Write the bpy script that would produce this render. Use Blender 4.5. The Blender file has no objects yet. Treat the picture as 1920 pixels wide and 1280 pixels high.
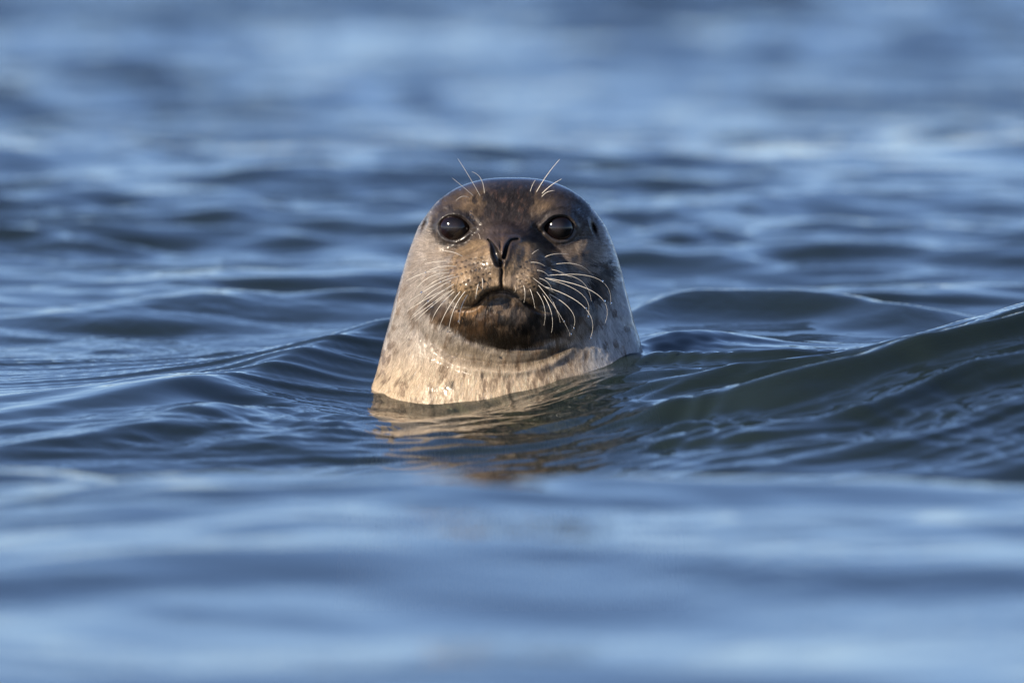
import bpy, math
import numpy as np
from mathutils import Vector

scn = bpy.context.scene
col = scn.collection
R = math.radians

# ------------------------------------------------------------------ camera
CAM_H, CAM_D, AIM_Z = 1.0, 18.0, 0.044
PX = 1800.0                                   # reference units per metre on the animal
PITCH = math.atan2(CAM_H - AIM_Z, CAM_D)
cam_d = bpy.data.cameras.new('camera')
cam = bpy.data.objects.new('camera', cam_d); col.objects.link(cam)
cam.location = (0, -CAM_D, CAM_H)
cam.rotation_euler = (R(90) - PITCH, 0, 0)
cam_d.sensor_width = 36.0
cam_d.lens = 36.0 * math.hypot(CAM_D, CAM_H - AIM_Z) / (1920.0 / PX)
cam_d.clip_start = 0.5; cam_d.clip_end = 6000
cam_d.dof.use_dof = True
cam_d.dof.focus_distance = CAM_D - 0.10
cam_d.dof.aperture_fstop = 5.4
scn.camera = cam

# ------------------------------------------------------------------ daylight
SUN_EL, SUN_AZ = 24.0, 57.0                   # low sun, over the photographer's left shoulder
world = bpy.data.worlds.new('World'); scn.world = world
world.use_nodes = True
wn = world.node_tree; wn.nodes.clear()
sky = wn.nodes.new('ShaderNodeTexSky'); sky.sky_type = 'NISHITA'
sky.sun_disc = False
sky.sun_elevation = R(SUN_EL); sky.sun_rotation = R(180 + SUN_AZ)
sky.altitude = 0; sky.air_density = 0.65; sky.dust_density = 0.1; sky.ozone_density = 6.0
bg = wn.nodes.new('ShaderNodeBackground'); bg.inputs[1].default_value = 0.12
wo = wn.nodes.new('ShaderNodeOutputWorld')
tint = wn.nodes.new('ShaderNodeMix'); tint.data_type = 'RGBA'; tint.blend_type = 'MULTIPLY'; tint.inputs[0].default_value = 1
tint.inputs[7].default_value = (1.22, .98, .89, 1)        # the photograph's white balance
wn.links.new(sky.outputs[0], tint.inputs[6]); wn.links.new(tint.outputs[2], bg.inputs[0]); wn.links.new(bg.outputs[0], wo.inputs[0])
sl = bpy.data.lights.new('sun', 'SUN'); sun = bpy.data.objects.new('sun', sl); col.objects.link(sun)
sl.energy = 4.9; sl.angle = R(0.5); sl.color = (1.0, 0.86, 0.68)
sdir = Vector((-math.sin(R(SUN_AZ)) * math.cos(R(SUN_EL)), -math.cos(R(SUN_AZ)) * math.cos(R(SUN_EL)), math.sin(R(SUN_EL))))
sun.rotation_euler = sdir.to_track_quat('Z', 'Y').to_euler()
sun.location = (-4, -6, 6)
scn.view_settings.view_transform = 'Standard'
scn.view_settings.look = 'None'
scn.view_settings.gamma = 1
scn.view_settings.use_curve_mapping = False
scn.view_settings.exposure = 0.52

# ------------------------------------------------------------------ helpers
def smooth(e0, e1, v):
    t = np.clip((v - e0) / (e1 - e0), 0, 1)
    return t * t * (3 - 2 * t)

def hash3(ix, iy, iz, seed):
    n = (ix.astype(np.int64) * 374761393 + iy.astype(np.int64) * 668265263 + iz.astype(np.int64) * 2147483647 + seed * 1274126177) & 0xffffffff
    n = ((n ^ (n >> 13)) * 1274126177) & 0xffffffff
    n = ((n ^ (n >> 16)) * 2246822519) & 0xffffffff
    return ((n ^ (n >> 15)) & 0xffffff) / float(0xffffff)

def vnoise(x, y, z=None, seed=0):
    if z is None: z = np.zeros_like(x)
    ix, iy, iz = np.floor(x), np.floor(y), np.floor(z)
    fx, fy, fz = x - ix, y - iy, z - iz
    fx, fy, fz = [f * f * f * (f * (f * 6 - 15) + 10) for f in (fx, fy, fz)]
    r = 0
    for a in (0, 1):
        for b in (0, 1):
            for c in (0, 1):
                w = (fx if a else 1 - fx) * (fy if b else 1 - fy) * (fz if c else 1 - fz)
                r = r + w * hash3(ix + a, iy + b, iz + c, seed)
    return r * 2 - 1

def fbm(x, y, z=None, octv=4, seed=0, gain=0.5):
    s, a, f = 0, 1.0, 1.0
    for o in range(octv):
        s = s + a * vnoise(x * f + 13.7 * o, y * f - 7.1 * o, None if z is None else z * f, seed + o)
        a *= gain; f *= 2.03
    return s

def grid_mesh(name, P, mat, closed_u=False, parent=None):
    """P: rows x cols x 3 -> one smooth mesh object"""
    nr, nc = P.shape[:2]
    me = bpy.data.meshes.new(name)
    idx = np.arange(nr * nc).reshape(nr, nc)
    if closed_u: idx = np.concatenate([idx, idx[:, :1]], axis=1)
    q = np.stack([idx[:-1, :-1], idx[:-1, 1:], idx[1:, 1:], idx[1:, :-1]], axis=-1).reshape(-1, 4)
    me.vertices.add(nr * nc); me.vertices.foreach_set('co', P.reshape(-1).astype(np.float32))
    me.loops.add(len(q) * 4); me.loops.foreach_set('vertex_index', q.reshape(-1).astype(np.int32))
    me.polygons.add(len(q)); me.polygons.foreach_set('loop_start', np.arange(0, len(q) * 4, 4, dtype=np.int32))
    me.polygons.foreach_set('use_smooth', np.ones(len(q), dtype=bool))
    me.update(calc_edges=True); me.validate()
    me.materials.append(mat)
    o = bpy.data.objects.new(name, me); col.objects.link(o)
    if parent: o.parent = parent
    return o

def new_mat(name):
    m = bpy.data.materials.new(name); m.use_nodes = True
    m.node_tree.nodes.clear()
    return m, m.node_tree.nodes, m.node_tree.links

def principled(name, colr, rough=0.5, **kw):
    m, N, L = new_mat(name)
    p = N.new('ShaderNodeBsdfPrincipled'); o = N.new('ShaderNodeOutputMaterial')
    p.inputs['Base Color'].default_value = (*colr, 1); p.inputs['Roughness'].default_value = rough
    for k, v in kw.items(): p.inputs[k.replace('_', ' ')].default_value = v
    L.new(p.outputs[0], o.inputs[0])
    return m, N, L, p

# ------------------------------------------------------------------ water
def img(px, py, d):
    """place (x, y, z) of a point seen at px,py that stands d metres from the camera"""
    zs = AIM_Z + (640 - py) / PX
    return (px - 960) / PX * d / CAM_D, d - CAM_D, CAM_H - (CAM_H - zs) * d / CAM_D

def ridge(X, Y, pts, wf, wb, e=0.2):
    """pts: (x, y, amp) along the crest, left to right; wf/wb front (camera side) and back widths"""
    a = np.array(pts)
    xs = np.linspace(a[0, 0], a[-1, 0], 200)
    def sm(v):
        r = np.interp(xs, a[:, 0], v); k = np.hanning(31); k /= k.sum()
        return np.convolve(np.pad(r, 15, mode='edge'), k, 'valid')
    yr = np.interp(X, xs, sm(a[:, 1])); A = np.interp(X, xs, sm(a[:, 2]), left=a[0, 2], right=a[-1, 2])
    dy = Y - yr
    t = np.where(dy < 0, dy / wf, dy / wb)
    return A * np.exp(-(np.sqrt(t * t + e * e) - e) * (1 + 0.8 * np.abs(t)))

rng = np.random.default_rng(7)
def wave_set(n, l0, l1, slope, spread, seed, mean=R(90)):
    r = np.random.default_rng(seed)
    lam = np.exp(r.uniform(np.log(l0), np.log(l1), n))
    th = mean + r.normal(0, spread, n)
    ph = r.uniform(0, 2 * np.pi, n)
    k = 2 * np.pi / lam
    amp = slope / k / math.sqrt(n) * math.sqrt(2)
    return k * np.cos(th), k * np.sin(th), ph, amp
SETS = dict(
    long=wave_set(16, 1.6, 5.0, 0.075, 0.55, 11),
    mid=wave_set(36, 0.30, 1.1, 0.074, 0.60, 23, R(98)),
    small=wave_set(46, 0.10, 0.34, 0.075, 0.75, 37, R(100)),
    ripple=wave_set(40, 0.035, 0.10, 0.05, 0.8, 51, R(95)),
)
def waves(X, Y, key, sharp=0.0):
    kx, ky, ph, am = SETS[key]
    H = np.zeros_like(X)
    for a, b, p, m in zip(kx, ky, ph, am):
        t = a * X + b * Y + p
        H += m * (np.sin(t) + sharp * (0.25 * np.cos(2 * t)))
    return H

def swell_profile(X, Y):
    ys = np.array([-16, -9, -6, -3.8, -2.9, -2.2, -1.85, -1.35, -0.6, 0.0, 0.8, 1.6, 2.8, 4.0, 5.2, 6.5, 9, 12, 20, 2000])
    zs = np.array([0, 0, -.01, .0, .024, .050, .018, -.050, -.026, -.002, .012, .034, .070, .092, .055, -.01, .0, .0, 0, 0])
    yy = np.linspace(-16, 20, 1400); zz = np.interp(yy, ys, zs)
    k = np.hanning(13); k /= k.sum(); zz = np.convolve(np.pad(zz, 6, mode='edge'), k, 'valid')
    # crest lines wander sideways
    dy = 0.10 * np.sin(X * 3.1 + 0.6) * np.exp(-((Y + 2.2) / 1.0) ** 2) + 0.5 * np.sin(X * 1.3 + 2.0) * smooth(1.0, 4.0, Y)
    return np.interp(Y + dy, yy, zz, left=0, right=0) - .016 * (X / .53) ** 2 * np.exp(-((Y + 2.2) / .7) ** 2) * np.exp(-(X / 1.2) ** 2)

def height(X, Y, fine=True):
    near = np.exp(-((X / 0.55) ** 2) - ((Y + 0.1) / 0.9) ** 2)           # sheltered water round the neck
    zone = np.exp(-((X / 1.0) ** 4)) * np.exp(-((Y + 0.2) / 1.3) ** 4)    # the waves that are shaped one by one
    fg = smooth(-1.6, -2.4, Y)
    H = swell_profile(X, Y) * np.exp(-(X / 9) ** 2)
    warp_x = X + 0.05 * fbm(X * 2.3, Y * 1.1, seed=3, octv=2); warp_y = Y + 0.22 * fbm(X * 1.2, Y * 0.7, seed=4, octv=2)
    far = smooth(4, 12, Y)
    H = H + waves(warp_x, warp_y, 'long', .3) * (0.12 + 0.12 * smooth(3.5, 9, Y)) * (1 - .9 * zone)
    H = H + waves(warp_x, warp_y, 'mid', .4) * (1 - .72 * zone) * (.75 + .25 * fbm(X * .8, Y * .5, seed=9, octv=2)) * (1 - .45 * fg) * (1 + .7 * far)
    gust = .65 + .7 * fbm(X * 1.5, Y * 0.8, seed=5, octv=3)
    H = H + (1 + 1.3 * far) * waves(warp_x, warp_y, 'small', .3) * (1 - .25 * zone) * (1 - .6 * fg) * 1.15 * np.clip(gust, .15, 1.4)
    if fine:
        g2 = np.clip(.35 + .9 * fbm(X * 2.6 + 4, Y * 1.4, seed=6, octv=3), .05, 1.3)
        H = H + waves(warp_x, warp_y, 'ripple', .2) * g2 * (1 - .1 * zone) * (1 - .8 * fg)
    # --- the individual waves about the seal
    s = lambda *p: p
    rt = smooth(-0.12, 0.16, X)
    H = H + 0.034 * rt * np.exp(-((Y - 0.0) / 0.55) ** 2) * (1 - 0.5 * smooth(.25, .6, X))
    H = H + ridge(X, Y, [s(-.3, -.95, 0), s(.05, -.85, 0.002), s(.17, -.72, .011), s(.34, -.5, .036), s(.46, -.33, .074), s(.56, -.2, .105), s(.9, .1, .115), s(1.6, .2, .05), s(3, .2, 0)], 1.05, .34, .24)
    H = H + ridge(X, Y, [s(.08, .45, 0), s(.13, .5, .034), s(.18, .58, .050), s(.28, .6, .052), s(.38, .55, .044), s(.46, .48, .030), s(.7, .5, .0)], .17, .5, .10)
    H = H + ridge(X, Y, [s(.12, .10, 0), s(.16, .12, .010), s(.2, .12, .013), s(.27, .1, .008), s(.34, .05, .0)], .09, .14, .2)
    H = H + ridge(X, Y, [s(-1.4, -.6, 0), s(-.9, -.62, .010), s(-.53, -.5, .022), s(-.35, -.30, .034), s(-.28, -.12, .026), s(-.18, .20, .036), s(-.13, .33, .047), s(-.05, .4, .038), s(.05, .45, 0)], .22, .45, .10)
    H = H + ridge(X, Y, [s(-1.2, .9, .01), s(-.53, .85, .012), s(-.45, .88, .022), s(-.36, .92, .030), s(-.28, .92, .022), s(-.18, .95, .02), s(-.05, .9, 0)], .22, .5, .15)
    H = H + ridge(X, Y, [s(-.8, -.9, 0), s(-.53, -.85, .012), s(-.42, -.72, .018), s(-.33, -.6, .022), s(-.25, -.62, .016), s(-.12, -.6, 0)], .13, .25, .10)
    # oblique streaks that run up the face of the right-hand wave
    st = smooth(.02, .25, X) * np.exp(-((Y + .55) / .6) ** 4) * np.exp(-((X - .5) / .6) ** 4)
    ww = Y - 1.35 * X + .5 * X * X + 0.16 * fbm(X * 2.2, Y * 1.2, seed=14, octv=2)
    def peaky(t): return np.exp(-2.2 * (1 + np.sin(t))) * 1.6
    H = H + 1.5 * st * (0.0085 * peaky(ww * 25 + 1.0) * (.8 + .5 * vnoise(X * 3, Y * 2, seed=16)) + 0.0040 * peaky(ww * 47 + 2.2) * (.5 + .6 * vnoise(X * 5, Y * 2.4, seed=15)) + .0014 * peaky(ww * 110) * np.clip(vnoise(X * 4, Y * 3, seed=17) + .3, 0, 1))
    fr_m = smooth(-.35, -.12, X) * smooth(.55, .25, X) * np.exp(-((Y + .62) / .50) ** 4)
    wf_ = Y - .55 * X + .12 * fbm(X * 4, Y * 2, seed=34, octv=3)
    H = H + fr_m * (.0010 * peaky(wf_ * 34 + .4) * (.6 + .9 * vnoise(X * 7, Y * 3, seed=35)) + .0009 * np.sin(wf_ * 88 + 3 * vnoise(X * 6, Y * 3, seed=36)))
    sl = smooth(.02, -.2, X) * np.exp(-((Y + .15) / .55) ** 4) * np.exp(-((X + .45) / .6) ** 4)
    wl = Y - .9 * X + 0.14 * fbm(X * 2.6, Y * 1.5, seed=24, octv=2)
    H = H + 1.3 * sl * (0.0045 * peaky(wl * 24 + .5) * (.7 + .7 * vnoise(X * 3, Y * 2, seed=26)) + .0016 * peaky(wl * 70) * np.clip(vnoise(X * 4, Y * 3, seed=27) + .4, 0, 1) + .0006 * peaky(wl * 190) * np.clip(vnoise(X * 5, Y * 3, seed=28) + .3, 0, 1))
    H = H - .014 * np.exp(-((X + .05) / .13) ** 2 - ((Y + .16) / .22) ** 2)
    # tiny rings pushed off the neck
    if fine:
        rr = np.sqrt(X ** 2 + (Y - .02) ** 2)
        H = H + 0.0011 * np.sin(rr * 2 * np.pi / 0.026 + 1.5 * fbm(X * 9, Y * 5, seed=18, octv=2)) * np.exp(-((rr - .15) / .10) ** 2) * np.clip(.5 + fbm(X * 6, Y * 6, seed=19, octv=2), 0, 1)
        # meniscus climbing the wet skin
        e = np.sqrt((X / .143) ** 2 + ((Y - .02) / .120) ** 2)
        H = H + .004 * np.exp(-np.clip(e - .97, 0, 9) * 26)
    return H

def seq(parts):
    out = []
    for a, b, n in parts: out.append(np.linspace(a, b, n, endpoint=False))
    return np.concatenate(out)

ys = np.concatenate([seq([(-15, -6, 40), (-6, -3.9, 90), (-3.9, -1.7, 190), (-1.7, 1.6, 420), (1.6, 5.2, 200)]),
                     5.2 + np.cumsum(0.028 * 1.0105 ** np.arange(0, 200)), np.geomspace(30, 3000, 60)])
ys = np.unique(np.round(ys, 5))
half = np.concatenate([seq([(0, .62, 210), (.62, 1.2, 90)]), 1.2 * 1.045 ** np.arange(0, 40)])
us = np.concatenate([-half[:0:-1], half])
YY = ys[:, None] * np.ones_like(us)[None, :]
fan = np.clip((YY + CAM_D) / CAM_D, .75, None) ** 1.0
XX = us[None, :] * fan
edge_grow = np.where(np.abs(us) > 4, (np.abs(us) / 4) ** 2, 1)[None, :]
XX = XX * edge_grow
ZZ = height(XX, YY)
fade = np.exp(-np.clip(np.hypot(XX, YY) - 120, 0, None) / 150)
ZZ = ZZ * fade

wm, N, L = new_mat('sea_water')
out = N.new('ShaderNodeOutputMaterial')
geo = N.new('ShaderNodeNewGeometry')
mp = N.new('ShaderNodeMapping'); mp.inputs['Scale'].default_value = (1.0, .55, 1.0)
L.new(geo.outputs['Position'], mp.inputs[0])
n1 = N.new('ShaderNodeTexNoise'); n1.inputs['Scale'].default_value = 38; n1.inputs['Detail'].default_value = 2; n1.inputs['Distortion'].default_value = .6
L.new(mp.outputs[0], n1.inputs['Vector'])
n2 = N.new('ShaderNodeTexNoise'); n2.inputs['Scale'].default_value = 2.2; n2.inputs['Detail'].default_value = 2
L.new(mp.outputs[0], n2.inputs['Vector'])
mr = N.new('ShaderNodeMapRange'); mr.inputs[1].default_value = .42; mr.inputs[2].default_value = .7; mr.inputs[3].default_value = .1; mr.inputs[4].default_value = 1
L.new(n2.outputs[0], mr.inputs[0])
bp = N.new('ShaderNodeBump'); bp.inputs['Distance'].default_value = .0026
sy = N.new('ShaderNodeSeparateXYZ'); L.new(geo.outputs['Position'], sy.inputs[0])
mw = N.new('ShaderNodeMapRange'); mw.inputs[1].default_value = 3.5; mw.inputs[2].default_value = 12; mw.inputs[3].default_value = 0; mw.inputs[4].default_value = 2.4
L.new(sy.outputs[1], mw.inputs[0])                      # wind-ruffled water farther out
aw = N.new('ShaderNodeMath'); aw.operation = 'ADD'; L.new(mr.outputs[0], aw.inputs[0]); L.new(mw.outputs[0], aw.inputs[1])
L.new(aw.outputs[0], bp.inputs['Strength']); L.new(n1.outputs[0], bp.inputs['Height'])
fr = N.new('ShaderNodeFresnel'); fr.inputs[0].default_value = 1.33; L.new(bp.outputs[0], fr.inputs['Normal'])
gl = N.new('ShaderNodeBsdfGlossy'); gl.inputs['Roughness'].default_value = .03; gl.inputs[0].default_value = (1, 1, 1, 1)
L.new(bp.outputs[0], gl.inputs['Normal'])
df = N.new('ShaderNodeBsdfDiffuse'); df.inputs[0].default_value = (.024, .040, .040, 1)
tr = N.new('ShaderNodeBsdfTransparent'); tr.inputs[0].default_value = (.55, .62, .50, 1)
m1 = N.new('ShaderNodeMixShader'); m1.inputs[0].default_value = .45
L.new(df.outputs[0], m1.inputs[1]); L.new(tr.outputs[0], m1.inputs[2])
m2 = N.new('ShaderNodeMixShader'); L.new(fr.outputs[0], m2.inputs[0])
L.new(m1.outputs[0], m2.inputs[1]); L.new(gl.outputs[0], m2.inputs[2]); L.new(m2.outputs[0], out.inputs[0])
water = grid_mesh('water', np.stack([XX, YY, ZZ], -1), wm)
water['kind'] = 'structure'; water['label'] = 'rippled blue sea water with dark green wave faces'

# sea bed far below: dark silt
bm_, N, L, p = principled('dark_silt', (.02, .03, .02), .95)
nz = N.new('ShaderNodeTexNoise'); nz.inputs['Scale'].default_value = .6
cr = N.new('ShaderNodeValToRGB'); cr.color_ramp.elements[0].color = (.012, .02, .014, 1); cr.color_ramp.elements[1].color = (.03, .042, .026, 1)
L.new(nz.outputs[0], cr.inputs[0]); L.new(cr.outputs[0], p.inputs['Base Color'])
gx, gy = np.meshgrid(np.concatenate([[-3000], np.linspace(-40, 40, 60), [3000]]), np.concatenate([[-60], np.linspace(-30, 60, 60), [3000]]))
bed = grid_mesh('sea_bed', np.stack([gx, gy, -2.2 + .15 * fbm(gx * .3, gy * .3)], -1), bm_)
bed['kind'] = 'structure'

# ------------------------------------------------------------------ the seal
# local frame: x right, -y towards the photographer, z up; written in units of 1/1800 m
root = bpy.data.objects.new('harbour_seal', None); col.objects.link(root)
root.location = (0, 0, AIM_Z); root.rotation_euler = (-PITCH, 0, 0)
root['label'] = 'wet grey brown harbour seal holding its whiskered head up out of the water'
root['category'] = 'seal'

WP = np.array([(333, 0), (333.5, 26), (335, 45), (339, 66), (345, 86), (354, 107), (364, 122), (376, 138), (390, 150), (404, 161), (424, 174.5), (440, 182), (460, 190),
               (479, 196), (499, 201.5), (514, 205.5), (534, 211), (557, 217.5), (573, 221.5), (604, 229), (626, 235), (651, 242), (704, 256), (752, 269), (820, 286), (900, 305), (1000, 325), (1150, 335)], float)
FP = np.array([(333, 0), (334, 20), (338, 44), (346, 66), (360, 90), (380, 112), (405, 130), (430, 143), (460, 152), (500, 158), (560, 160), (620, 160), (660, 166), (684, 172), (692, 180), (705, 190), (725, 197), (760, 205), (850, 215), (1000, 190), (1150, 130)], float)
BP = np.array([(333, 0), (334, 30), (338, 55), (346, 80), (360, 105), (380, 128), (405, 148), (440, 168), (500, 190), (600, 215), (700, 240), (800, 270), (900, 330), (1000, 430), (1150, 620)], float)
def curve(tab, v, k=2.0):
    # interpolate in sqrt-like space near the crown for roundness
    t = np.sqrt(np.clip(v - 333, 0, None)); T = np.sqrt(np.clip(tab[:, 0] - 333, 0, None))
    tt = np.linspace(0, 29, 1200); r = np.interp(tt, T, tab[:, 1])
    kk = np.hanning(41); kk /= kk.sum()
    pad = np.concatenate([-r[20:0:-1], r, r[-1] + (r[-1] - r[-2]) * np.arange(1, 21)])
    r = np.convolve(pad, kk, 'valid')
    return np.interp(t, tt, r)

def ell(px, py, cx, cy, rx, ry, base, tip, p=2.0):
    q = np.abs((px - cx) / rx) ** p + np.abs((py - cy) / ry) ** p
    return base + (tip - base) * np.sqrt(np.clip(1 - q, 0, None)) - 60 * np.clip(q - 1, 0, None)
def smax(a, b, k):
    h = np.clip(.5 + .5 * (a - b) / k, 0, 1)
    return b * (1 - h) + a * h + k * h * (1 - h)
def gauss(px, py, cx, cy, sx, sy, rot=0):
    c, s = math.cos(R(rot)), math.sin(R(rot))
    u = (px - cx) * c + (py - cy) * s; v = -(px - cx) * s + (py - cy) * c
    return np.exp(-(u / sx) ** 2 - (v / sy) ** 2)
def dline(px, py, pts):
    """distance to a polyline, arc parameter 0..1, and which side (+ below)"""
    P = np.array(pts, float)
    seg = np.hypot(*(P[1:] - P[:-1]).T); tot = seg.sum(); acc = 0
    best = np.full(px.shape, 1e9); par = np.zeros(px.shape); side = np.zeros(px.shape)
    for (a, b), l in zip(zip(P[:-1], P[1:]), seg):
        d = (b - a) / l
        t = np.clip((px - a[0]) * d[0] + (py - a[1]) * d[1], 0, l)
        dx, dy = px - a[0] - t * d[0], py - a[1] - t * d[1]
        q = np.hypot(dx, dy); m = q < best
        best = np.where(m, q, best); par = np.where(m, (acc + t) / tot, par); side = np.where(m, np.sign(d[0] * dy - d[1] * dx), side)
        acc += l
    return best, par, side
def spline(pts, n=8):
    P = np.array(pts, float); P = np.vstack([2 * P[0] - P[1], P, 2 * P[-1] - P[-2]]); o = []
    for i in range(1, len(P) - 2):
        for t in np.linspace(0, 1, n, endpoint=False):
            o.append(.5 * (2 * P[i] + (P[i + 1] - P[i - 1]) * t + (2 * P[i - 1] - 5 * P[i] + 4 * P[i + 1] - P[i + 2]) * t ** 2 + (3 * P[i] - P[i - 1] - 3 * P[i + 1] + P[i + 2]) * t ** 3))
    o.append(P[-2]); return np.array(o)

MOUTH = spline([(836, 568), (856, 576), (882, 575.5), (896, 568), (905, 556), (917, 547.5), (935, 543), (952, 544), (968, 551), (981, 561), (996, 573), (1012, 582), (1033, 583), (1052, 573)])
NOST_L = spline([(915, 450), (921, 456), (926, 467), (930, 480), (936, 494)])
NOST_R = spline([(971, 449), (959, 451), (952, 460), (948, 472), (945, 484)])
EYES = [(851.5, 427.0, -1), (1049.5, 427.5, 1)]

# whisker follicles: rows over the two pads
foll = []
rf = np.random.default_rng(5)
for row in range(8):
    y0 = 478 + row * 11.5
    for k in range(9):
        x = 920 - k * 8.8 - (row % 2) * 4 + rf.normal(0, 1.1); y = y0 + k * 3.6 * (1 if row > 2 else .6) + rf.normal(0, 1.0)
        if ((x - 887) / 46) ** 2 + ((y - 525) / 46) ** 2 < 1: foll.append((x, y))
        x2 = 968 + k * 8.4 + (row % 2) * 4 + rf.normal(0, 1.1); y2 = y + rf.normal(0, 1)
        if ((x2 - 1000) / 42) ** 2 + ((y2 - 530) / 42) ** 2 < 1: foll.append((x2, y2))

def face_depth(px, py, b0, detail=True):
    """depth of the skin towards the camera; b0 is the plain head-and-neck depth there"""
    d = b0
    # cheeks and jaw carried under the muzzle
    d = smax(d, ell(px, py, 950, 592, 168, 92, 95, 196), 22)
    d = smax(d, ell(px, py, 945, 580, 132, 74, 110, 214), 12)
    # bridge of the snout
    d = smax(d, ell(px, py, 946, 526, 122, 112, 90, 212), 30)
    d = smax(d, ell(px, py, 943, 482, 60, 66, 100, 216), 30)
    # chin
    up = 8 * np.exp(-((px - 938) / 34) ** 2)
    d = smax(d, ell(px, py, 942, 600, 96, 56, 120, 217), 18)
    # whisker pads, overhanging the mouth
    dm, tm, side = dline(px, py, MOUTH)
    pads = ell(px, py, 941, 520, 102, 78, 112, 245, 2.6)
    pads = smax(pads, ell(px, py, 890, 530, 60, 52, 140, 251), 14)
    pads = smax(pads, ell(px, py, 992, 530, 58, 54, 140, 249), 14)
    pads = smax(pads, ell(px, py, 942, 490, 52, 46, 150, 249, 2.2), 22)
    below = (side > 0)
    lipw = np.exp(-((tm - .5) / .42) ** 4)
    sd = np.where(below, dm, -dm)
    cut = smooth(-1.5, 5.5, sd)                      # 0 above the lip line, 1 below
    pads = np.where(np.abs(px - 942) < 120, pads, -1e3)
    d2 = smax(d, pads, 8)
    d = d2 * (1 - cut) + d * cut
    d = d - 9 * np.exp(-(dm / 3.2) ** 2) * (.25 + .75 * lipw) * np.where(tm < .02, 0, 1) * np.where(tm > .98, 0, 1)
    d = d + 2.5 * np.exp(-((sd + 8) / 5) ** 2) * lipw  # lip roll
    d = d + 3.5 * np.exp(-((sd - 9) / 5) ** 2) * lipw
    # groove of the upper lip
    gq = np.exp(-((px - 940.5 - .8 * np.sin(py * .2)) / 2.4) ** 2) * smooth(484, 497, py) * (1 - smooth(541, 547, py))
    d = d - 11 * gq
    # nostrils
    for NS, w0, w1 in ((NOST_L, 4.6, 7.4), (NOST_R, 2.8, 3.4)):
        q, t, _ = dline(px, py, NS)
        w = 1.6 + (w1 - 1.6) * smooth(0, .7, t)
        d = d - 22 * (.35 + .65 * t) * np.exp(-(q / w) ** 4)
        d = d + 2.2 * np.exp(-((q - w - 4) / 3.4) ** 2) * (1 - .5 * t)
    d = d - 5 * np.exp(-((px - 938.5) / 1.8) ** 2) * smooth(450, 458, py) * smooth(494, 486, py)     # septum
    d = d + 3 * gauss(px, py, 942.5, 474, 2.5, 16)
    d = d - 6 * gauss(px, py, 943, 438, 34, 6)       # dip above the nose
    # brow, eye sockets, folds
    for ex, ey, s in EYES:
        plane = None
        r = np.hypot((px - ex) / 1.12, (py - ey) / np.where(py < ey, .90, .98))
        w = 1 - smooth(30, 62, r)
        e0 = EYE_D[s]
        sl = -s * .30; slz = -0.05
        pl = e0 + sl * (px - ex) + slz * (py - ey) + 3.5 * gauss(px, py, ex - s * 3, ey - 30, 30, 9)
        d = d * (1 - .85 * w) + .85 * w * pl
        a = r / (23.0 + 1.6 * np.clip(-s * (px - ex) / 26, 0, 1) * np.clip(1 - np.abs((py - ey - 1) / 14), 0, 1) * 3)
        d = d + (2.6 + 2.6 * smooth(4, -14, py - ey)) * np.exp(-((a - 1.20) / .17) ** 2)             # lid
        d = d - 1.0 * np.exp(-((a - 1.65) / .14) ** 2) * (.6 + .4 * np.sin(py * .05))
        d = d - 34 * (1 - smooth(.80, 1.02, a))                    # opening behind the eyeball
        # tear channel to the inner corner
        q, t, _ = dline(px, py, [(ex - s * 24, ey + 4), (ex - s * 42, ey + 12), (ex - s * 52, ey + 30)])
        d = d - 4 * np.exp(-(q / 5) ** 2) * (1 - .6 * t)
    d = d + 9 * gauss(px, py, 872, 385, 34, 15, -14) + 9 * gauss(px, py, 1030, 385, 34, 15, 14)
    # cheek folds running out of the eyes and down beside the pads
    for pts, amp, w in (([(880, 452), (862, 470), (848, 492), (840, 520)], 5, 9), ([(1005, 430), (1030, 456), (1060, 488), (1075, 520)], 7, 7), ([(1000, 445), (1022, 466), (1048, 500)], 4, 5)):
        q, t, _ = dline(px, py, spline(pts)); d = d - amp * np.exp(-(q / w) ** 2) * (1 - t * .7)
    # throat folds
    f1 = spline([(800, 590), (826, 612), (854, 624), (880, 637), (913, 650), (950, 655), (1000, 652), (1045, 634), (1075, 606)])
    q, t, sd1 = dline(px, py, f1); d = d - 5 * np.exp(-(q / 5) ** 2) * np.sin(np.pi * t) + 3 * np.exp(-(((q * sd1) - 11) / 7) ** 2) * np.sin(np.pi * t)
    f2 = spline([(812, 642), (832, 659), (856, 671), (899, 679), (953, 684), (1012, 676), (1051, 657), (1078, 632)])
    q, t, sd2 = dline(px, py, f2); d = d - 8 * np.exp(-(q / 5.5) ** 2) * np.sin(np.pi * np.clip(t, .001, .999)) ** .7 + 10 * np.exp(-(((q * sd2) - 12) / 8) ** 2) * np.sin(np.pi * np.clip(t, .001, .999)) ** .7
    if detail:
        d = d + 1.2 * fbm(px / 26, py / 26, octv=3, seed=31)
        d = d + .45 * fbm(px / 7, py / 11, octv=2, seed=33)
        for fx, fy in foll:
            d = d - 1.6 * gauss(px, py, fx, fy, 2.2, 1.9) + .9 * gauss(px, py, fx + 2, fy - 3.0, 3.2, 2.4)
    return d

def base_at(px, py):
    W = curve(WP, np.atleast_1d(py).astype(float)); F = curve(FP, np.atleast_1d(py).astype(float))
    return F * np.sqrt(np.clip(1 - ((px - 960) / np.maximum(W, 1e-3)) ** 2, 0, None))
EYE_D = {-1: 117.0, 1: 117.0}
def skin_depth(px, py):
    return float(face_depth(np.array([px], float), np.array([py], float), base_at(px, py), False)[0])

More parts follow.
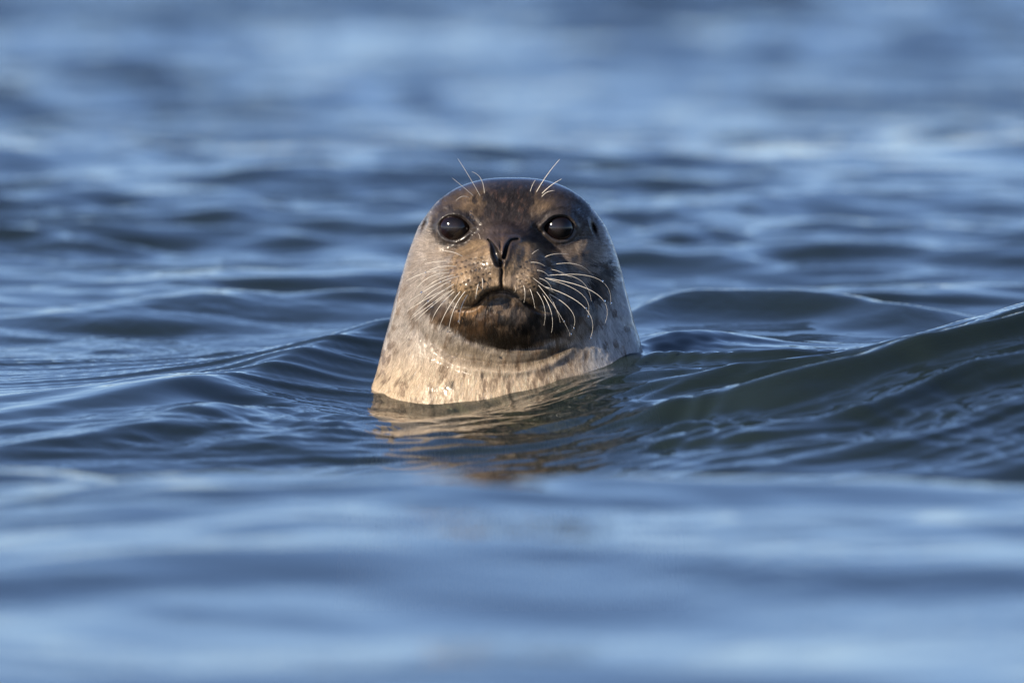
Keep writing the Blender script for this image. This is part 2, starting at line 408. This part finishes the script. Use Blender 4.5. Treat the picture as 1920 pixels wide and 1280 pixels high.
rows = np.concatenate([333 + (np.linspace(0, 1, 70, endpoint=False) ** 2) * 22, seq([(355, 700, 390), (700, 790, 70), (790, 1150, 50)])])
thf = np.linspace(-90, 90, 560); thb = np.linspace(90, 270, 122)[1:-1]
th = R(1) * np.concatenate([thf, thb])
PY = rows[:, None] * np.ones_like(th)[None, :]
W = curve(WP, rows)[:, None]; F = curve(FP, rows)[:, None]; B = curve(BP, rows)[:, None]
sx = np.sin(th)[None, :]; cx = np.cos(th)[None, :]
PXs = 960 + W * (1 + .008 * smooth(350, 420, rows)[:, None] * vnoise(rows[:, None] / 46 + 7 * (sx > 0), sx * .4, None, 99)) * sx
b0 = np.where(cx >= 0, F * cx, B * cx)
dep = b0.copy()
nf = len(thf)
det = np.zeros_like(b0)
fd = face_depth(PXs[:, :nf], PY[:, :nf], b0[:, :nf])
wface = smooth(0.02, .22, cx[:, :nf]) * smooth(334, 346, PY[:, :nf])
dep[:, :nf] = b0[:, :nf] * (1 - wface) + fd * wface
# ear openings on the sides
earm = np.zeros_like(dep)
for ex, ey, s, rot in ((797, 419, -1, 18), (1112.5, 428, 1, -22)):
    fr_ = (cx > 0.02)
    g = gauss(PXs, PY, ex, ey, 3.6, 12, rot) * fr_
    rim = gauss(PXs, PY, ex - s * 5, ey - 2, 3.5, 15, rot) * fr_
    dep = dep - 22 * g + 6 * rim
    earm = np.maximum(earm, gauss(PXs, PY, ex, ey, 4.2, 12.5, rot) * fr_)
# the crown is a cap: close it
P = np.stack([(PXs - 960) / PX, -dep / PX, (640 - PY) / PX], -1)

# coat colour: pigment, with some sheen and shade painted in
def paint():
    x, y, dd = PXs, PY, dep / 20
    n_big = fbm(x / 60, y / 60, dd / 3, 4, 61); n_med = fbm(x / 22, y / 22, dd / 1.2, 4, 62); n_fin = fbm(x / 4, y / 14, dd * 1.2, 3, 63)
    streak = fbm(x / 2.2, y / 22, dd, 3, 64)
    c = lambda *v: np.array(v)[None, None, :]
    def mix(a, b, m): return a * (1 - m[..., None]) + b * m[..., None]
    C = np.ones(x.shape + (3,)) * c(.32, .285, .25)
    C = mix(C, c(.15, .12, .10), smooth(600, 470, y + 25 * n_big) * .35)
    C = mix(C, c(.55, .43, .30), smooth(600, 730, y) * smooth(1160, 1000, x))
    # crown and temples dark
    crown = smooth(.0, .28, 1 - ((x - 955) / 168) ** 2 - ((y - 395) / 100) ** 2 + .4 * n_med)
    C = mix(C, c(.046, .036, .031), crown)
    dark_top = smooth(362, 348, y + 6 * n_med)
    C = mix(C, c(.035, .030, .030), dark_top * .9)
    # tan over and about the eyes
    tan = gauss(x, y, 880, 392, 46, 26, -20) + gauss(x, y, 1018, 388, 40, 26, 20) + gauss(x, y, 850, 462, 40, 20) + .7 * gauss(x, y, 1080, 470, 30, 26)
    C = mix(C, c(.24, .165, .10), np.clip(tan, 0, 1) * (.7 + .5 * n_med).clip(0, 1))
    # dark mottled blaze on the forehead
    blaze = smooth(.22, .42, gauss(x, y, 952, 384, 48, 50) + .28 * n_med + .12 * n_fin)
    C = mix(C, c(.022, .019, .019), blaze * .97)
    pink = smooth(.5, .7, fbm(x / 6, y / 9, None, 3, 71)) * gauss(x, y, 955, 385, 40, 40)
    C = mix(C, c(.22, .13, .10), np.clip(pink, 0, 1) * .35)
    # slate bridge of the snout
    br = gauss(x, y, 950, 440, 62, 24) + gauss(x, y, 866, 488, 22, 26) + .9 * gauss(x, y, 1050, 490, 26, 34)
    C = mix(C, c(.060, .047, .047), np.clip(br, 0, 1) * .85)
    # dark skin ring about the eyes; right surround deepened to paint in its shade
    for ex, ey, s in EYES:
        r = np.hypot((x - ex) / 1.08, y - ey)
        C = mix(C, c(.012, .010, .010), 1 - smooth(31, 40, r + 4 * n_fin + 3 * n_med))
        C = mix(C, c(.05, .04, .035), (1 - smooth(35, 50, r)) * (.5 if s < 0 else .92))
        C = mix(C, c(.05, .04, .035), gauss(x, y, ex - s * 40, ey + 2, 14, 12) * (.3 if s < 0 else .85))
    # muzzle
    mz = smooth(.0, .35, 1 - np.abs((x - 941) / 108) ** 2.4 - np.abs((y - 520) / 78) ** 2.4 + .15 * n_med) * smooth(446, 456, y)
    C = mix(C, c(.30, .210, .125), mz)
    C = mix(C, c(.10, .070, .045), mz * smooth(.0, .8, n_med + .2) * .55)
    C = mix(C, c(.050, .038, .030), mz * smooth(975, 1020, x) * .8)  # right side of the muzzle painted darker, as turned from the sun
    for fx, fy in foll:
        C = mix(C, c(.018, .014, .012), np.clip(1.15 * gauss(x, y, fx, fy, 2.5, 1.9, -15), 0, .95))
    # nose leather
    vv = smooth(1.15, .8, np.abs(x - 943) / np.maximum(34 - 26 * (y - 446) / 56, 4)) * smooth(444, 450, y) * smooth(506, 494, y)
    C = mix(C, c(.05, .036, .030), vv * .85)
    C = mix(C, c(.06, .045, .036), gauss(x, y, 972, 478, 12, 18) * .7)  # darker patch just right of the nostrils
    nose = .8 * gauss(x, y, 928, 470, 9, 24, -16) + .8 * gauss(x, y, 957, 464, 11, 18, 14)
    C = mix(C, c(.045, .032, .026), np.clip(nose, 0, 1) * .85)
    C = mix(C, c(.16, .10, .065), gauss(x, y, 942.5, 462, 3, 16) * .7)  # septum highlight painted in as a paler line
    for NS, w in ((NOST_L, 8.4), (NOST_R, 4.0)):
        q, t, _ = dline(x, y, NS); C = mix(C, c(.008, .007, .007), np.exp(-(q / (1.8 + (w - 1.8) * smooth(0, .7, t))) ** 4))
    C = mix(C, c(.02, .014, .012), np.exp(-((x - 940.5) / 2.6) ** 2) * smooth(486, 497, y) * (1 - smooth(541, 547, y)))
    # chin and jaw
    dm, tm, side = dline(x, y, MOUTH); sd = dm * side
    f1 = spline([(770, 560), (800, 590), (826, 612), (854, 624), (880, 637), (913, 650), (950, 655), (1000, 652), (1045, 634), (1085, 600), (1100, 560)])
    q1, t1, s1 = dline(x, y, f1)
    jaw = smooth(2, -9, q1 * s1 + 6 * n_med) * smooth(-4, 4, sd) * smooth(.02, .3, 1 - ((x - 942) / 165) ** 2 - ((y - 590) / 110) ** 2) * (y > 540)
    jc = mix(np.ones_like(C) * c(.062, .036, .019), c(.013, .010, .008), smooth(-.55, .45, n_med * .7 + .5 * streak + .75 * smooth(900, 985, x)))  # dark brown chin; muzzle's shadow painted over its right half
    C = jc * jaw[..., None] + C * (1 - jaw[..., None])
    lower = smooth(-4, 6, q1 * s1) * smooth(690, 676, y + .0004 * (x - 950) ** 2 * 5) * smooth(.0, .5, 1 - ((x - 960) / 160) ** 2) * smooth(640, 650, y + 0 * x)
    C = mix(C, c(.20, .16, .11), lower * .75)
    C = mix(C, c(.03, .025, .018), lower * smooth(930, 1010, x) * (.6 + .3 * n_med))  # the same shadow painted on across the throat band
    C = mix(C, c(.02, .014, .010), gauss(x, y, 942, 560, 40, 12) * smooth(0, 4, sd))  # shadow of the overhanging pads painted below the lip
    lip = np.exp(-((sd - 10) / 6) ** 2) * smooth(.02, .12, tm) * smooth(.75, .4, tm)
    C = mix(C, c(.34, .20, .10), np.clip(lip, 0, 1) * (.55 + .35 * n_fin))
    C = mix(C, c(.010, .008, .007), np.exp(-(dm / 2.6) ** 2) * smooth(0, .05, tm) * smooth(1, .93, tm))
    # dark cheek right of the mouth
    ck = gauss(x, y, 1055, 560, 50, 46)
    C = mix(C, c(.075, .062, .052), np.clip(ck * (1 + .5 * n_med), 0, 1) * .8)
    C = mix(C, c(.075, .058, .048), np.clip(gauss(x, y, 830, 560, 26, 32) * (.8 + .6 * n_med), 0, 1) * .7)
    C = mix(C, c(.07, .054, .044), np.clip(gauss(x, y, 1095, 455, 34, 50) * (.8 + .5 * n_med), 0, 1) * .6)
    C = mix(C, c(.58, .58, .57), smooth(1100, 1140, x + .15 * (y - 560)) * smooth(420, 500, y) * smooth(760, 660, y) * .85)  # sky sheen of the right flank painted in as paler coat
    # ragged dark patch on the cheek
    pt = gauss(x, y, 1126, 530, 24, 40, 20) + .26 * fbm(x / 5, y / 7, None, 3, 77)
    C = mix(C, c(.022, .016, .013), smooth(.34, .44, pt) * .96)
    # blotches on the flanks and neck
    sp = smooth(.38, .62, fbm(x / 9, y / 15, dd / 1.6, 3, 81) + .25 * n_big) * (1 - crown) * smooth(440, 560, y)
    C = mix(C, c(.14, .095, .06), sp * .75)
    C = mix(C, c(.20, .17, .145), smooth(.1, .8, n_big) * .35 * (1 - crown) * smooth(660, 600, y))
    C = mix(C, c(.010, .008, .008), np.clip(earm * 1.3, 0, 1))
    C = C * (1 + .16 * streak + .10 * n_fin)[..., None]
    return np.clip(C, .004, .8)
C = paint()
wet = np.clip(.5 + .45 * fbm(PXs / 26, PY / 30, dep / 40, 3, 91), .05, 1)
wet = np.clip(wet + smooth(376, 350, PY) + .6 * smooth(.6, .25, np.abs(cx)) * (PXs > 960) + .3 * smooth(.5, .2, np.abs(cx)) + .5 * gauss(PXs, PY, 945, 436, 60, 16) + .6 * gauss(PXs, PY, 1050, 495, 26, 30) + .5 * gauss(PXs, PY, 862, 490, 20, 26) + .8 * gauss(PXs, PY, 850, 670, 40, 9), 0, 1)
for ex_, ey_, s_ in EYES: wet = np.maximum(wet, gauss(PXs, PY, ex_, ey_, 44, 40) * (.9 if s_ < 0 else .55))
wet = wet * (1 - .75 * gauss(PXs, PY, 945, 598, 120, 42)) * (1 - .9 * gauss(PXs, PY, 1124, 530, 30, 44)) * (1 - .8 * gauss(PXs, PY, 952, 386, 50, 30))

sm, N, L, p = principled('wet_seal_coat', (.3, .25, .2), .45)
ca = N.new('ShaderNodeVertexColor'); ca.layer_name = 'coat'
tc = N.new('ShaderNodeTexCoord')
mp = N.new('ShaderNodeMapping'); mp.inputs['Scale'].default_value = (1, 1, .16)
L.new(tc.outputs['Object'], mp.inputs[0])
ng = N.new('ShaderNodeTexNoise'); ng.inputs['Scale'].default_value = 900; ng.inputs['Detail'].default_value = 3
L.new(mp.outputs[0], ng.inputs['Vector'])
nh = N.new('ShaderNodeTexNoise'); nh.inputs['Scale'].default_value = 260; nh.inputs['Detail'].default_value = 3
L.new(mp.outputs[0], nh.inputs['Vector'])
mul = N.new('ShaderNodeMix'); mul.data_type = 'RGBA'; mul.blend_type = 'MULTIPLY'; mul.inputs[0].default_value = 1
rp = N.new('ShaderNodeMapRange'); rp.inputs[1].default_value = .3; rp.inputs[2].default_value = .7; rp.inputs[3].default_value = .72; rp.inputs[4].default_value = 1.22
L.new(ng.outputs[0], rp.inputs[0]); L.new(ca.outputs[0], mul.inputs[6]); L.new(rp.outputs[0], mul.inputs[7])
L.new(mul.outputs[2], p.inputs['Base Color'])
ad = N.new('ShaderNodeMath'); ad.operation = 'ADD'; L.new(ng.outputs[0], ad.inputs[0]); L.new(nh.outputs[0], ad.inputs[1])
b1 = N.new('ShaderNodeBump'); b1.inputs['Strength'].default_value = .55; b1.inputs['Distance'].default_value = .0007
L.new(ad.outputs[0], b1.inputs['Height']); L.new(b1.outputs[0], p.inputs['Normal'])
b2 = N.new('ShaderNodeBump'); b2.inputs['Strength'].default_value = .35; b2.inputs['Distance'].default_value = .0007
L.new(nh.outputs[0], b2.inputs['Height']); L.new(b2.outputs[0], p.inputs['Coat Normal'])
p.inputs['Coat Weight'].default_value = .75; p.inputs['Coat IOR'].default_value = 1.45
wmr = N.new('ShaderNodeMapRange'); wmr.inputs[1].default_value = 0; wmr.inputs[2].default_value = 1; wmr.inputs[3].default_value = .42; wmr.inputs[4].default_value = .07
L.new(ca.outputs['Alpha'], wmr.inputs[0]); L.new(wmr.outputs[0], p.inputs['Coat Roughness'])
wcw = N.new('ShaderNodeMapRange'); wcw.inputs[3].default_value = .3; wcw.inputs[4].default_value = 1.0
L.new(ca.outputs['Alpha'], wcw.inputs[0]); L.new(wcw.outputs[0], p.inputs['Coat Weight'])
wbs = N.new('ShaderNodeMapRange'); wbs.inputs[3].default_value = .5; wbs.inputs[4].default_value = .05
L.new(ca.outputs['Alpha'], wbs.inputs[0]); L.new(wbs.outputs[0], b2.inputs['Strength'])
p.inputs['Specular IOR Level'].default_value = .22

body = grid_mesh('body', P, sm, closed_u=True, parent=root)
at = body.data.color_attributes.new('coat', 'FLOAT_COLOR', 'POINT')
at.data.foreach_set('color', np.concatenate([C, wet[..., None]], -1).reshape(-1).astype(np.float32))

# ---- short wet hair, far too many to count: thin ribbons lying along the skin
def make_fur(n, seed):
    r = np.random.default_rng(seed)
    nr = len(rows); nc = len(thf)
    Pf = P[:, :nc]
    gu = np.gradient(Pf, axis=1); gv = np.gradient(Pf, axis=0)
    Nn = np.cross(gv, gu); Nn /= np.maximum(np.linalg.norm(Nn, axis=2)[..., None], 1e-12)
    Nn *= np.where(Nn[..., 1:2] > 0, -1, 1)
    area = np.linalg.norm(np.cross(gv, gu), axis=2); area[rows > 775] = 0; area[:3] = 0
    area = area * (1 - smooth(372, 354, rows))[:, None] * (1 - .7 * smooth(.5, .2, cx[:, :nc]))
    cdf = np.cumsum(area.reshape(-1)); pick = np.searchsorted(cdf, r.uniform(0, cdf[-1], n))
    v = pick // nc + r.uniform(-.5, .5, n); u = pick % nc + r.uniform(-.5, .5, n)
    def samp(A, v, u):
        v = np.clip(v, 0, nr - 1.001); u = np.clip(u, 0, nc - 1.001); iv = v.astype(int); iu = u.astype(int)
        a = (v - iv)[:, None]; b = (u - iu)[:, None]
        return A[iv, iu] * (1 - a) * (1 - b) + A[iv + 1, iu] * a * (1 - b) + A[iv, iu + 1] * (1 - a) * b + A[iv + 1, iu + 1] * a * b
    x = np.interp(np.clip(u, 0, nc - 1), np.arange(nc), thf); y = np.interp(v, np.arange(nr), rows)
    px = 960 + np.interp(y, rows, W[:, 0]) * np.sin(R(1) * x)
    muz = smooth(-.1, .3, 1 - ((px - 941) / 112) ** 2 - ((y - 516) / 74) ** 2)
    skip = np.zeros(n, bool)
    for ex, ey, s_ in EYES: skip |= np.hypot((px - ex) / 1.08, y - ey) < 33
    dmn = dline(px, y, MOUTH)[0]; skip |= dmn < 3
    for NS in (NOST_L, NOST_R): skip |= dline(px, y, NS)[0] < 9
    keep = ~skip; u, v, px, y, muz = [q[keep] for q in (u, v, px, y, muz)]; n = len(u)
    out = np.stack([(px - 942), (y - 455) * 1.0], -1); out /= np.maximum(np.linalg.norm(out, axis=1), 1)[:, None]
    dn = smooth(470, 600, y)[:, None]
    d = out * (1 - dn) + np.stack([(px - 955) / 900, np.ones(n)], -1) * dn
    clump = vnoise(px / 9, y / 14, None, 5)
    ang = np.arctan2(d[:, 1], d[:, 0]) + r.normal(0, .14, n) + .35 * clump
    ln = (r.uniform(7, 15, n) * (1 - .6 * muz)) * (1 - .35 * (y < 480))
    K = 4; pts = []; du, dv = u.copy(), v.copy()
    dth = R(1) * (thf[1] - thf[0])
    for k in range(K):
        base = samp(Pf, dv, du); nn = samp(Nn, dv, du); nn /= np.linalg.norm(nn, axis=1)[:, None]
        lift = (.00005 + .00042 * (k / (K - 1)) ** 1.5 * r.uniform(.4, 1.3, n))[:, None]
        pts.append((base + nn * lift, nn))
        yy = np.interp(dv, np.arange(nr), rows); Wl = np.interp(yy, rows, W[:, 0]); tt = R(1) * np.interp(du, np.arange(nc), thf)
        st = ln / (K - 1)
        du = du + np.cos(ang) * st / np.maximum(Wl * np.cos(tt), 25) / dth
        dv = dv + np.sin(ang) * st * np.interp(yy, rows[:-1], 1 / np.diff(rows))
    w0 = r.uniform(.00008, .00017, n)
    V = np.zeros((n, K, 2, 3))
    for k in range(K):
        p_, nn = pts[k]; q = pts[min(k + 1, K - 1)][0] - pts[max(k - 1, 0)][0]
        sd = np.cross(q, nn); sd /= np.maximum(np.linalg.norm(sd, axis=1)[:, None], 1e-9)
        ww = (w0 * (1 - .85 * k / (K - 1)))[:, None]
        V[:, k, 0] = p_ - sd * ww; V[:, k, 1] = p_ + sd * ww
    cc = samp(C, v, u) * np.exp(r.normal(.0, .36, n))[:, None]
    me = bpy.data.meshes.new('fur'); i0 = (np.arange(n) * K * 2)[:, None, None]
    kk_ = (np.arange(K - 1) * 2)[None, :, None]; q = (i0 + kk_ + np.array([0, 1, 3, 2])[None, None, :]).reshape(-1, 4)
    me.vertices.add(n * K * 2); me.vertices.foreach_set('co', V.reshape(-1).astype(np.float32))
    me.loops.add(len(q) * 4); me.loops.foreach_set('vertex_index', q.reshape(-1).astype(np.int32))
    me.polygons.add(len(q)); me.polygons.foreach_set('loop_start', np.arange(0, len(q) * 4, 4, dtype=np.int32))
    me.polygons.foreach_set('use_smooth', np.ones(len(q), dtype=bool)); me.update(calc_edges=True)
    fm, N_, L_, p_ = principled('wet_hair', (.2, .15, .1), .38)
    a_ = N_.new('ShaderNodeVertexColor'); a_.layer_name = 'coat'; L_.new(a_.outputs[0], p_.inputs['Base Color'])
    p_.inputs['Specular IOR Level'].default_value = .12
    me.materials.append(fm)
    ca_ = me.color_attributes.new('coat', 'FLOAT_COLOR', 'POINT')
    ca_.data.foreach_set('color', np.concatenate([np.repeat(np.clip(cc, .004, .75)[:, None, :], K * 2, 1), np.ones((n, K * 2, 1))], -1).reshape(-1).astype(np.float32))
    o = bpy.data.objects.new('fur', me); col.objects.link(o); o.parent = body; o['kind'] = 'stuff'
    return o
make_fur(75000, 8)

# ---- eyes
em, N, L, p = principled('dark_eye', (.012, .008, .007), .11)
p.inputs['Coat Weight'].default_value = 0.12; p.inputs['Coat Roughness'].default_value = .01
tc = N.new('ShaderNodeTexCoord'); vm = N.new('ShaderNodeVectorMath'); vm.operation = 'LENGTH'
sp_ = N.new('ShaderNodeSeparateXYZ'); cb = N.new('ShaderNodeCombineXYZ')
L.new(tc.outputs['Object'], sp_.inputs[0]); L.new(sp_.outputs[0], cb.inputs[0]); L.new(sp_.outputs[2], cb.inputs[1])
L.new(cb.outputs[0], vm.inputs[0])
er = N.new('ShaderNodeValToRGB'); er.color_ramp.elements[0].position = .0; er.color_ramp.elements[0].color = (.030, .022, .019, 1)  # paler centre: hazy catchlight painted into the eye colour
er.color_ramp.elements[1].position = 1; er.color_ramp.elements[1].color = (.012, .006, .005, 1)
e2 = er.color_ramp.elements.new(.40); e2.color = (.010, .008, .007, 1)
e3 = er.color_ramp.elements.new(.52); e3.color = (.006, .004, .004, 1)
e4 = er.color_ramp.elements.new(.80); e4.color = (.010, .004, .003, 1)
ms = N.new('ShaderNodeMath'); ms.operation = 'MULTIPLY'; ms.inputs[1].default_value = 1800 / 32
L.new(vm.outputs['Value'], ms.inputs[0]); L.new(ms.outputs[0], er.inputs[0]); L.new(er.outputs[0], p.inputs['Base Color'])
def sphere(name, r, mat, parent, nu=48, nv=32, sc=(1, 1, 1)):
    a = np.linspace(0, 2 * np.pi, nu, endpoint=False)[None, :]; b = np.linspace(0, np.pi, nv)[:, None]
    return grid_mesh(name, np.stack([r * sc[0] * np.sin(b) * np.cos(a), r * sc[1] * np.sin(b) * np.sin(a), r * sc[2] * np.cos(b) + 0 * a], -1), mat, True, parent)
for ex, ey, s in EYES:
    e = sphere('eye', 31 / PX, em, root)
    e.location = ((ex - 960 - s * 3) / PX, -(EYE_D[s] - 19) / PX, (640 - ey) / PX)

# ---- whiskers: pale tapered bristles
whm, N, L, p = principled('whisker', (.80, .74, .64), .28)
p.inputs['Coat Weight'].default_value = .6
dpm, N, L, p = principled('water_bead', (1, 1, 1), .01)
p.inputs['Transmission Weight'].default_value = 1; p.inputs['IOR'].default_value = 1.33
def tube(name, pts, r0, r1, mat, parent, sides=6):
    P_ = np.array(pts); n = len(P_); T = np.gradient(P_, axis=0); T /= np.linalg.norm(T, axis=1)[:, None]
    up = np.array([.3, -.9, .2]); A = np.cross(T, up); A /= np.linalg.norm(A, axis=1)[:, None]; Bv = np.cross(T, A)
    r = (r0 + (r1 - r0) * np.linspace(0, 1, n) ** 1.3)[:, None, None]
    a = np.linspace(0, 2 * np.pi, sides, endpoint=False)[None, :, None]
    return grid_mesh(name, P_[:, None, :] + r * (np.cos(a) * A[:, None, :] + np.sin(a) * Bv[:, None, :]), mat, True, parent)
def C3(x, y): return 760 + x / 4.571, 430 + y / 4.571
def C2(x, y): return 770 + x / 5.053, 300 + y / 5.053
MUZ = [((495, 238), (410, 200), (320, 190)), ((415, 288), (300, 278), (170, 300)), ((445, 325), (300, 325), (170, 380)), ((370, 350), (180, 375), (10, 445)),
       ((390, 375), (220, 410), (100, 510)), ((425, 395), (300, 430), (180, 500)), ((470, 405), (280, 470), (40, 620)), ((400, 440), (230, 540), (130, 640)),
       ((425, 470), (230, 600), (60, 750)), ((410, 520), (220, 670), (90, 790)), ((380, 530), (230, 640), (50, 770)), ((425, 535), (300, 660), (230, 790)),
       ((475, 535), (370, 680), (295, 840)), ((520, 530), (420, 690), (375, 880)), ((540, 560), (480, 680), (465, 810)), ((630, 465), (615, 530), (605, 600)), ((660, 420), (665, 470), (662, 515)),
       ((370, 510), (200, 590), (20, 700)),
       ((1080, 220), (1110, 195), (1140, 178)), ((1185, 248), (1280, 215), (1400, 220)), ((1065, 290), (1130, 290), (1195, 320)), ((1115, 355), (1175, 365), (1230, 405)),
       ((1250, 308), (1450, 300), (1580, 375)), ((1280, 395), (1650, 430), (1755, 635)), ((1190, 420), (1640, 560), (1705, 805)), ((1210, 400), (1480, 430), (1590, 620)),
       ((1200, 425), (1510, 560), (1555, 750)), ((1135, 420), (1220, 460), (1258, 540)), ((1070, 400), (1200, 500), (1310, 560)), ((1180, 490), (1540, 680), (1580, 935)),
       ((1230, 555), (1420, 700), (1435, 850)), ((1130, 470), (1300, 700), (1410, 900)), ((1170, 550), (1250, 720), (1250, 885)), ((1120, 530), (1190, 670), (1185, 825)),
       ((1225, 560), (1290, 680), (1325, 800)), ((1065, 510), (1090, 580), (1110, 680)), ((1010, 475), (1025, 550), (1015, 630)), ((935, 490), (945, 520), (930, 545)),
       ((1240, 345), (1330, 370), (1420, 420))]
BROW = [((660, 345), (560, 170), (450, -5)), ((598, 345), (500, 260), (398, 178)), ((700, 318), (665, 180), (580, 118)), ((555, 362), (490, 350), (430, 390)),
        ((1133, 305), (1150, 250), (1180, 195)), ((1190, 310), (1290, 150), (1410, 0)), ((1240, 325), (1330, 245), (1430, 185)), ((1240, 355), (1290, 310), (1360, 295)), ((660, 760), (655, 725), (640, 700))]
BEADS = {6: (.45, .8), 13: (.97,), 23: (1.0, .55), 24: (.62,), 26: (1.0,), 29: (1.0, .5), 30: (.97,), 31: (1.0, .7), 3: (.5,), 8: (.6,), 14: (.9,)}
rw = np.random.default_rng(3)
k = 0
for grp, cv in ((MUZ, C3), (BROW, C2)):
    for tri in grp:
        a, m, b = [cv(*q) for q in tri]
        d0 = skin_depth(*a) - 2
        ln = math.hypot(b[0] - a[0], b[1] - a[1])
        if grp is MUZ:
            # stands clear of the cheek it passes over
            dm_ = max(d0 + .12 * ln, skin_depth(*m) + 10); db = max(d0 - .05 * ln, skin_depth(*b) + 14 + .1 * ln) if abs(b[0] - 960) < 175 else d0 - .1 * ln
        else:
            dm_ = d0 + .30 * ln; db = d0 + .45 * ln
        pts = []
        for t in np.linspace(0, 1, 15):
            A = (1 - t) ** 2; Bq = 2 * t * (1 - t); Cq = t * t
            # control point so that the curve passes the middle mark
            mx, my, md = [2 * mm - .5 * (aa + bb) for mm, aa, bb in zip((*m, dm_), (*a, d0), (*b, db))]
            X_ = A * a[0] + Bq * mx + Cq * b[0]; Y_ = A * a[1] + Bq * my + Cq * b[1]; D_ = A * d0 + Bq * md + Cq * db
            pts.append(((X_ - 960) / PX, -D_ / PX, (640 - Y_) / PX))
        thin = .7 if (grp is MUZ and a[0] > 960 and rw.random() < .65) else 1
        r0 = thin * ((.00043 if a[0] < 960 else .00031) if grp is MUZ else .0004) * (.8 if ln < 30 else 1)
        w = tube('whisker', pts, r0, .00012, whm, root)
        if grp is MUZ and k in BEADS:
            for t in BEADS[k]:
                q = pts[min(14, int(round(t * 14)))]
                s_ = sphere('water_bead', rw.uniform(.0011, .0017), dpm, w, 12, 8)
                s_.location = q
        k += 1

# droplets caught on the skin
rb = np.random.default_rng(12)
spots = [(884, 408, 4, 12, 9), (941, 494, 4, 8, 6), (890, 502, 12, 8, 7), (848, 668, 20, 5, 8), (822, 736, 10, 8, 4), (930, 350, 70, 8, 8), (1100, 590, 40, 60, 6), (800, 560, 20, 60, 5), (860, 446, 14, 4, 3), (1035, 655, 30, 8, 4)]
for cx_, cy_, sx_, sy_, n_ in spots:
    for i in range(n_):
        qx, qy = rb.normal(cx_, sx_ * .6), rb.normal(cy_, sy_ * .6)
        if any(math.hypot((qx - ex) / 1.1, qy - ey) < 29 for ex, ey, _ in EYES): continue
        rr_ = rb.uniform(.0004, .0011)
        b_ = sphere('water_bead', rr_, dpm, root, 12, 8, (1, .6, 1.15))
        b_.location = ((qx - 960) / PX, -(skin_depth(qx, qy)) / PX - rr_ * .25, (640 - qy) / PX)
